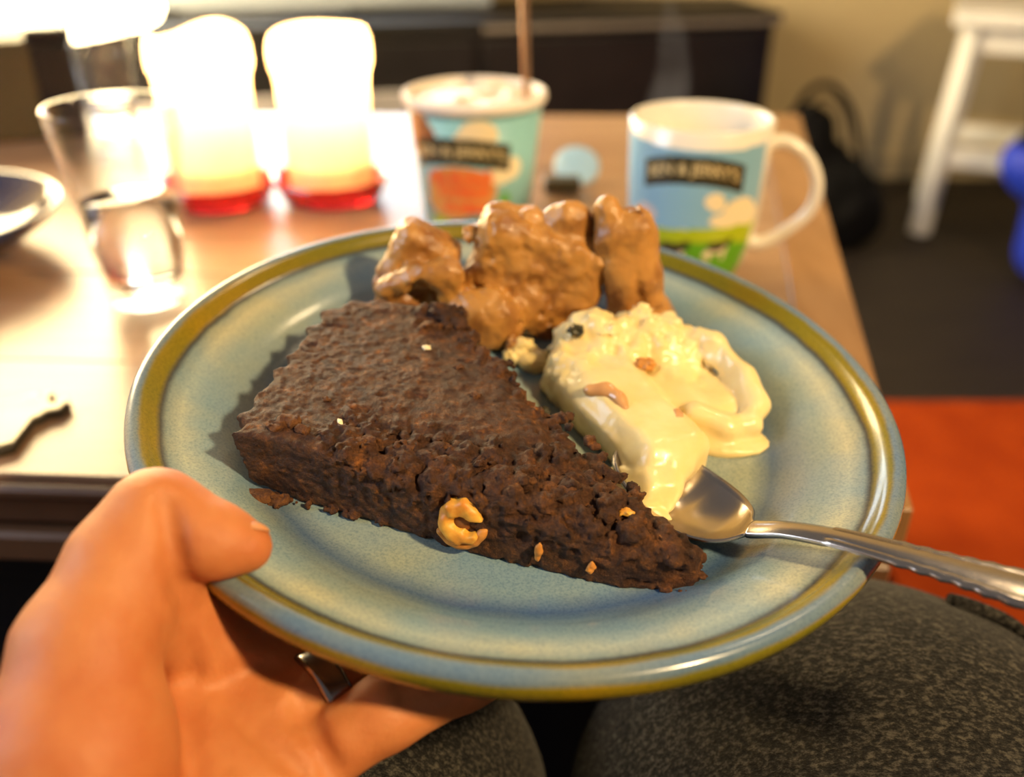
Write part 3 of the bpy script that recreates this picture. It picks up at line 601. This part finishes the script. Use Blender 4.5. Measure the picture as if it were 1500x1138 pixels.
# chocolate ice cream
def choc_mat(name, a, bcol, c):
    m = mat(name, a, bcol, 70, .34, .5, 190, sss=.2, sssr=(.8, .35, .15), lo=.34, hi=.56, bdist=.0014, detail=7, coat=.12); return m
M_choc = choc_mat('melting_chocolate_ice_cream', (.22, .082, .018), (.47, .225, .052), 0)
def fine(D, G, amp, sc, off=0, lim=5, extra=None):
    band = np.abs(D) < lim; x, y, z = [g[band] for g in G]; e = amp*vnoise(x, y, z, sc, off)
    D[band] += e if extra is None else e*extra[band]
    return D
G = grid((-60, 34, -21), (38, 86, 40), .75)
D = rbox(G, (5, 64, 3), (25, 11, 22), 7, 14, 1)
D = smin(D, ellip(G, (16, 66, 25), (10, 8, 8)), 3)
D = smin(D, ellip(G, (-5, 60, -6), (22, 13, 13)), 5)
L1 = rbox(G, (-38, 64, 4), (13, 8, 15), 5, 24, 1); L1 = smin(L1, ellip(G, (-45, 57, -9), (9, 9, 11)), 3); L1 = smin(L1, chain(G, [((-49, 52, 0), 4), ((-38, 50, 6), 4.5), ((-27, 50, 9), 6)], 3), 2); L1 = smin(L1, ellip(G, (-26, 51, 2), (5, 5, 10)), 2.5)
D = smin(D, L1, 2.0)
D = smin(D, ellip(G, (-13, 47.5, -7.5), (15.5, 9, 12.5), -8), 1.5)
D = smin(D, ellip(G, (-6, 62, 13), (9, 6, 7)), 3); D = smin(D, ellip(G, (2, 66, 25), (5, 5, 4)), 2)
D = smax(D, -ellip(G, (-36, 45, -2), (5, 7, 10), 20), 2)
D = smax(D, -19.2-G[2], 1.5)
D = fine(D, G, 1.3, 13, 2, 8); D = fine(D, G, .8, 5, 5); D = fine(D, G, .48, 2.1, 1)
pits = np.clip(vnoise(*G, 4.0, 21)-.45, 0, 1)*3; D += pits
ch = food('ice_cream_scoop', 'broad chocolate ice cream scoop melting right behind the tart slice', 'ice cream'); nets('scoop', G, D, M_choc, ch)
for k, (u, v, h, r) in enumerate(((-30, 63, 13, (4, 3, 2.5)), (-18, 63, 19, (4.5, 3.5, 3)), (-2, 38.5, -13, (2, 2, 3.4)), (-8, 66, 22.5, (3, 2.5, 2)))): bit('ice_cream_curl', (u, v, h), r, M_choc, k+40, ch)
G = grid((18, 44, -21), (66, 82, 41), .75)
D = rbox(G, (42, 62, 5), (11, 11, 27), 8, -14, 1); D = smin(D, ellip(G, (30, 62, 28), (4.5, 6, 9), -8, 1), 3); D = smin(D, ellip(G, (52, 64, -13), (9, 9, 9)), 5)
D = smax(D, -ellip(G, (44, 49, 2), (2.2, 4, 12), -14, 1), 2); D = smax(D, -19.2-G[2], 1.5)
D = fine(D, G, 1.8, 12, 12, 8); D = fine(D, G, .7, 4.4, 15); D = fine(D, G, .3, 1.9, 11)
ch2 = food('ice_cream_scoop', 'tall narrow slab of chocolate ice cream standing upright beside the broad scoop', 'ice cream'); nets('scoop', G, D, M_choc, ch2)
bit('ice_cream_curl', (40.5, 60, 30.5), (3.2, 3, 4), M_choc, 51, ch2)

# vanilla ice cream
M_van = mat('melting_vanilla_ice_cream', (.76, .585, .25), (.82, .68, .35), 60, .28, .2, 220, sss=.2, sssr=(1, .75, .35), coat=.2, bdist=.0008)
G = grid((0, -54, -21), (92, 62, 14), .75)
D = rbox(G, (34, -1, -12), (14.5, 33, 9), 6.5, 26, 2)
D = smin(D, ellip(G, (26, 33, -8), (13, 13, 13)), 4); D = smin(D, ellip(G, (44, 38, -9), (16, 13, 11)), 4); D = smin(D, ellip(G, (61, 38, -9), (12, 10, 7)), 3)
D = smin(D, ellip(G, (58, 14, -17), (23, 24, 8)), 4)
D = smin(D, chain(G, [((56, 42, -4), 4.5), ((69, 32, -4.5), 5), ((77, 18, -8), 5), ((80.5, 6, -11.5), 4.6), ((77, -2, -13), 4.6), ((68, -5, -13), 4.2), ((58, -2, -11), 5)], 3), 2)
D = smin(D, ellip(G, (70, -4, -18), (15, 9, 2.6)), 3)
D = smin(D, ellip(G, (38, -37, -14), (11, 7, 6.5), 25), 2); D = smin(D, ellip(G, (46, -26, -11), (8, 9, 6)), 4); D = smin(D, ellip(G, (33, -42, -17), (14, 6, 2.6), -30), 2)
D = smin(D, chain(G, [((46, -30, -9), 3.4), ((45, -37, -13), 3.2), ((44, -41, -16.5), 2.6)], 3), 2); D = smin(D, ellip(G, (28, -33, -14), (9, 6, 5), -30), 2)
D = smin(D, ellip(G, (6, 34, -17), (4, 5, 4)), 2)
D = smax(D, -ellip(G, (65, 15, -3), (9, 15, 8.5), 30), 3)
D = smax(D, -19.2-G[2], .8)
D = smax(D, .63*(21-G[0])+.305*(-7.3-G[1])+.7*(G[2]+9.2)+.5*vnoise(*G, 9, 31), 1.0)
back = np.clip((G[1]-8-(G[0]-40)*.2)/16, 0, 1)*np.clip((78-G[0])/15, .2, 1)
D = fine(D, G, 1.5, 13, 3, 8); D = fine(D, G, 2.2, 4.6, 6, 6, back); D = fine(D, G, .8, 2.2, 8, 4, back); D = fine(D, G, .14, 2.2, 9)
va = food('ice_cream_scoop', 'pale yellow vanilla ice cream melting between the tart slice and spoon', 'ice cream'); nets('scoop', G, D, M_van, va)
M_caramel = mat('caramel_nut', (.52, .25, .09), (.62, .33, .13), 150, .22, coat=.5)
g = grid((-10, -10, -6), (10, 10, 6), .5); nets('caramel_piece', g, chain(g, [((-5, 3.5, 0), 2.1), ((0, 2.5, 1), 2.3), ((4, -1, .6), 2.0), ((5.5, -4.5, -.6), 1.6)], 2)+.3*vnoise(*g, 3), M_caramel, va, Matrix.Translation((27.5*MM, -6*MM, -3.2*MM)))
for k, (u, v, h, r, m) in enumerate(((50, -12, -3.5, (1.3, 3, .9), M_caramel), (42, 13, -1.6, (3, 2.6, 2), M_nutskin), (19, 26, 2, (2.6, 2, 2), M_ink), (53, 40, -1.5, (5, 4, 3), M_van), (44, 44, -.6, (5, 4, 3.4), M_van), (64, 38, -3, (2.4, 2, 1.6), M_caramel), (30, 30, 1, (5, 4, 3), M_van), (2, 38, -14, (4, 3, 4), M_van), (-2, 36, -16, (3, 3, 3), M_van))): bit('nut_piece' if m is not M_van else 'ice_cream_flake', (u, v, h), r, m, k+60, va)
for a, b_ in (((84, 22, -18.4), (90, 33, -15.4)), ((84, 30, -18.3), (88, 37, -16.2))): tube('melted_streak', [Vector(a)*MM, (Vector(a)+Vector(b_))*.5*MM, Vector(b_)*MM], .0011, M_van, va, 8, flat=.5)
o = bit('chocolate_chip', (9.5, 3.5, -16.5), (1.6, 1.2, 1.4), M_ink, 80, va)

# teaspoon
spn = food('teaspoon', 'silver teaspoon with beaded handle resting on the plate rim under vanilla ice cream', 'spoon')
M_steel = mat('polished_steel', (.50, .455, .42), (.54, .49, .45), 40, .24, metal=1)
SP = [(34, -19, -11), (48.5, -40, -12.5), (58.5, -53.5, -11), (64, -59, -8.4), (71, -64.5, -3.2), (80, -71, .9), (90, -78, 3.9), (104, -87, 7), (120, -97, 10), (150, -115, 14)]
def cr(P, n):
    out = []
    for i in range(len(P)-1):
        p0 = Vector(P[max(i-1, 0)]); p1 = Vector(P[i]); p2 = Vector(P[i+1]); p3 = Vector(P[min(i+2, len(P)-1)])
        for s in range(n):
            t = s/n; out.append((i+t, .5*((2*p1)+(p2-p0)*t+(2*p0-5*p1+4*p2-p3)*t*t+(3*p1-p0-3*p2+p3)*t**3)))
    out.append((len(P)-1, Vector(P[-1]))); return out
Q = cr(SP, 12); wk = [0, 1, 2, 3, 4, 5, 6, 7, 8, 9]; wv = [12, 15.2, 10.8, 3.4, 3.0, 3.3, 3.9, 5.0, 6.8, 8.5]
def sheet(name, i0, i1, bowl):
    V = []; Fc = []; nt = 17; rows = [q for q in Q if i0 <= q[0] <= i1]
    for i, (k, p) in enumerate(rows):
        a = rows[max(i-1, 0)][1]; b_ = rows[min(i+1, len(rows)-1)][1]; d = (b_-a).normalized(); side = d.cross(Vector((0, 0, 1))).normalized(); up = side.cross(d)
        w = float(np.interp(k, wk, wv))
        if bowl: w = 15.4*math.sqrt(max(0, 1-((1.15-k)/1.16)**2)) if k < 1.15 else 3.2+12.2*max(0, math.cos(math.pi/2*min(1, (k-1.15)/1.85)))**1.15
        if k > 6.3: w += .35*math.sin(k*22)
        for j in range(nt):
            t = j/(nt-1)*2-1; dep = float(np.interp(k, [0, .4, 1, 1.8, 2.6, 3.1], [0, 4, 6.5, 5, 1.2, 0])) if bowl else 0
            hz = -dep*(1-t*t) + (0 if bowl else (.9*(1-t*t)+(.45 if abs(abs(t)-.8) < .1 and k > 5 else 0)))
            if k > 2.6 and bowl: hz += (k-2.6)*1.8*(1-t*t)*.9
            V.append((p+side*w*t+up*hz)*MM)
    for i in range(len(rows)-1):
        for j in range(nt-1): a = i*nt+j; Fc.append((a, a+1, a+nt+1, a+nt))
    o = obj(name, V, Fc, M_steel, spn, True); md = o.modifiers.new('thickness', 'SOLIDIFY'); md.thickness = .0011 if bowl else .0022; md.offset = -1 if False else 0
    return o
sheet('bowl', 0, 3.1, True); sheet('handle', 3.0, 9, False)

# ------------------------------------------------------------------ the person
person = empty('person', 'seated person in dark grey trousers holding the plate in the left hand', 'person')
def P2W(u, v, h): return tuple((PM @ (Vector((u, v, h))*MM))*1000)
def skin():
    m, N, L = new_mat('skin'); b = N['Principled BSDF']
    n = noise_node(N, L, 28, 4, .6); r = ramp(N, L, n.outputs['Fac'], [(.35, (.46, .135, .040)), (.65, (.58, .225, .078))])
    L.new(r.outputs[0], b.inputs['Base Color']); b.inputs['Roughness'].default_value = .52; b.inputs['Specular IOR Level'].default_value = .35
    b.inputs['Subsurface Weight'].default_value = .2; b.inputs['Subsurface Radius'].default_value = (1, .35, .15); b.inputs['Subsurface Scale'].default_value = .005
    w = noise_node(N, L, 260, 6, .7); bp = N.new('ShaderNodeBump'); bp.inputs['Strength'].default_value = .4; bp.inputs['Distance'].default_value = .0010; L.new(w.outputs['Fac'], bp.inputs['Height']); L.new(bp.outputs[0], b.inputs['Normal'])
    return m
M_skin = skin()
thumb = [((-61.6, 170.6, 555.4), 5.2), ((-67, 170.4, 557.0), 7.4), ((-73.5, 170.5, 558.6), 9.0), ((-83.3, 173.0, 562.2), 10.6), ((-89.5, 163.0, 556.5), 11.4), ((-93.5, 148.5, 545.5), 14.5), ((-92.5, 133, 531), 19.5), (P2W(-92, -152, -40), 23)]
wrist = P2W(-84, -168, -50)
G = grid((-190, -30, 440), (20, 260, 590), 1.5)
D = chain(G, thumb, 5)
mc = dict(index=(-80, -84, -35, 11.5), middle=(-67, -94, -39, 12), ring=(-59, -102, -43, 11.5), pinky=(-54, -112, -45, 10.5))
palm = None
for k, (u, v, h, r) in mc.items():
    e = cone(G, wrist, P2W(u, v, h), 19, r); palm = e if palm is None else smin(palm, e, 9)
palm = smin(palm, cone(G, P2W(-62, -166, -56), P2W(-53, -116, -46), 17, 11.5), 9)
D = smin(D, palm, 5)
fing = [[(-80, -84, -35, 11.5), (-63, -58, -37, 9), (-41, -38, -39, 8.2), (-25, -28, -40, 7)], [(-67, -94, -38, 12), (-45, -70, -38.5, 9), (-21, -51, -39.5, 8.2), (-5, -41, -40, 7)],
        [(-57, -103, -39, 11.5), (-37, -85, -38, 8.8), (-14, -68, -39.5, 8), (2, -58, -40, 6.8)], [(-49, -114, -40, 9.6), (-32, -105, -33, 9.0), (-13, -95, -31.5, 7.8), (2, -88, -31.5, 6.4)]]
for fg in fing:
    e = chain(G, [(P2W(*q[:3]), q[3]) for q in fg], 3); D = smin(D, e, 1.6)
D = smin(D, cone(G, wrist, (-150, -10, 480), 24, 31), 8)
D = smax(D, -30-G[1]+2, 1)
D = smin(D, cone(G, (-88, 162, 548), P2W(-77, -88, -30), 11, 10), 7); D = smin(D, cone(G, (-84, 163, 549), P2W(-72, -94, -32), 8, 9), 6)          # web between thumb and palm
def surf(x, y):                                          # first point of the hand met from the owner's eye
    o_ = np.array(cam.location)*1000; pt = math.radians(29.5); r_ = np.array([(x-750)/1350, math.cos(pt)+(569-y)/1350*math.sin(pt), -math.sin(pt)+(569-y)/1350*math.cos(pt)])
    for t in np.arange(150, 330, 1.0):
        p = o_+r_*t; ijk = [int((p[i]-(-190, -30, 440)[i])/1.5) for i in range(3)]
        if all(0 <= ijk[i] < D.shape[i] for i in range(3)) and D[tuple(ijk)] < 0: return tuple(p)
    return None
for path, amp, wd in (([(243, 738), (252, 775), (258, 815), (263, 862)], 2.2, 2.4), ([(268, 862), (280, 920), (284, 990), (278, 1060), (285, 1138)], 1.6, 3.0), ([(300, 885), (322, 935), (330, 985)], 1.0, 2.0), ([(312, 1010), (345, 985), (390, 975), (432, 985)], 1.1, 2.0),
                      ([(345, 1000), (352, 1050), (390, 1090), (440, 1130)], 1.3, 2.2), ([(440, 1030), (452, 1062), (470, 1100), (484, 1124)], 3.2, 2.4), ([(330, 1020), (320, 1070), (335, 1125)], .8, 2.0), ([(585, 1000), (592, 1020)], .8, 1.6)):
    q = [surf(*w_) for w_ in path]; q = [w_ for w_ in q if w_]
    if len(q) > 1:
        ds = np.minimum.reduce([cone(G, a, b_, 0, 0) for a, b_ in zip(q[:-1], q[1:])]); D += 1.6*amp*np.exp(-(ds/wd)**2)
D = fine(D, G, .5, 14, 4, 6)
hand = nets('left_hand', G, D, M_skin, person); hand['label'] = 'left hand with thumb over the plate rim'
g = grid((-6, -6, -4), (6, 6, 4), .5)
nets('thumbnail', g, smax(ellip(g, (0, 0, -2), (6, 4.6, 3)), -ellip(g, (0, 0, -3), (6.5, 5, 3)), .4), mat('nail', (.58, .24, .10), (.62, .27, .12), 60, .25, sss=.2), hand,
     Matrix.Translation((-.0625, .1735, .5602)) @ Matrix.Rotation(math.radians(10), 4, 'Z') @ Matrix.Rotation(math.radians(-40), 4, 'X') @ Matrix.Rotation(math.radians(14), 4, 'Y'))
M_ring = mat('dark_silver', (.34, .31, .30), (.40, .37, .35), 60, .22, metal=1)
def ring(a, b_, t, R, wv_, lab):
    A_ = Vector(P2W(*a))*MM; B_ = Vector(P2W(*b_))*MM; M = Matrix.Translation(A_.lerp(B_, t)) @ (B_-A_).to_track_quat('Z', 'Y').to_matrix().to_4x4()
    o = lathe('ring', sm([(R, -wv_), (R+1.2, -wv_), (R+1.7, -wv_*.6), (R+1.3, -wv_*.3), (R+1.7, 0), (R+1.3, wv_*.3), (R+1.7, wv_*.6), (R+1.2, wv_), (R, wv_), (R, -wv_)]), M_ring, hand, 48, M); o['label'] = lab
ring((-57, -103, -39), (-37, -85, -38), .40, 10.8, 3.6, 'ribbed dark silver ring'); ring((-67, -94, -38), (-45, -70, -38.5), .45, 10.3, 1.6, 'narrow silver ring')
def cloth():
    m, N, L = new_mat('grey_marl_wool'); b = N['Principled BSDF']
    n = noise_node(N, L, 640, 4, .75, stretch=(.6, 1, 1)); r = ramp(N, L, n.outputs['Fac'], [(.38, (.004, .004, .004)), (.50, (.014, .013, .012)), (.64, (.070, .064, .054))])
    n2 = noise_node(N, L, 60, 4, .6); r2 = ramp(N, L, n2.outputs['Fac'], [(.3, (.75, .75, .78)), (.7, (1.2, 1.18, 1.12))])
    x = N.new('ShaderNodeMix'); x.data_type = 'RGBA'; x.blend_type = 'MULTIPLY'; x.inputs[0].default_value = 1; L.new(r.outputs[0], x.inputs[6]); L.new(r2.outputs[0], x.inputs[7])
    L.new(x.outputs[2], b.inputs['Base Color']); b.inputs['Roughness'].default_value = .95; b.inputs['Sheen Weight'].default_value = .08; b.inputs['Specular IOR Level'].default_value = .1
    bp = N.new('ShaderNodeBump'); bp.inputs['Strength'].default_value = .7; bp.inputs['Distance'].default_value = .0012; L.new(n.outputs['Fac'], bp.inputs['Height']); L.new(bp.outputs[0], b.inputs['Normal']); return m
M_cloth = cloth()
G = grid((-190, -270, 20), (250, 310, 490), 4.2)
def leg(x0, x1, y1, r):
    d = smin(chain(G, [((x0, -260, 400), 95), ((x1, 60, 390), r-4)], 20), ellip(G, (x1, y1-70, 384), (r, 150, 92)), 25)
    d = smin(d, ellip(G, (x1, y1, 385), (r, 90, 95)), 12)
    return smin(d, chain(G, [((x1, y1-2, 360), 76), ((x1+2, y1+5, 250), 66), ((x1+4, y1-20, 40), 52)], 20), 18)
LL = leg(-90, -78, 210, 92); RL = leg(112, 124, 214, 103)
D = np.minimum(LL, RL)
D += 2.2*vnoise(*G, 60)+1.2*vnoise(*G, 28, 4)
trousers = nets('trousers', G, D, M_cloth, person); trousers['label'] = 'dark grey marl wool trousers'
sp_ = []
for t in np.linspace(-.15, 1, 9):                       # side seam over the knee
    az = math.radians(44-40*t); el = math.radians(60-22*t)
    sp_.append(((124+104*math.cos(el)*math.cos(az))*MM, (214+91*math.cos(el)*math.sin(az)-30*max(t-.3, 0))*MM, (385+96*math.sin(el))*MM))
tube('seam', sp_, .0026, M_cloth, trousers, 8, 4)

# steam rising from the mug
G = grid((-30, -20, 0), (40, 60, 140), 2)
yy = G[1]-G[2]*.28; wob = 5*np.sin(G[2]/22)
D = np.sqrt((G[0]-wob+2)**2+(yy)**2)-(17-12*np.clip(G[2]/70, 0, 1)**.7)+2*vnoise(*G, 16)
D = smax(smax(D, 2-G[2], 2), G[2]-134, 4)
m, N, L = new_mat('thin_steam'); N.remove(N['Principled BSDF']); v = N.new('ShaderNodeVolumePrincipled'); v.inputs['Color'].default_value = (.93, .93, 1, 1); v.inputs['Anisotropy'].default_value = .3
n = noise_node(N, L, 45, 3); r = ramp(N, L, n.outputs['Fac'], [(.35, (1.5, 1.5, 1.5)), (.7, (5, 5, 5))]); L.new(r.outputs[0], v.inputs['Density']); L.new(v.outputs[0], N['Material Output'].inputs['Volume'])
o = nets('steam', G, D, m); o.location = (.092, .556, TT+.092); tag(o, 'faint wisp of steam rising from the white mug', 'steam', kind='stuff')
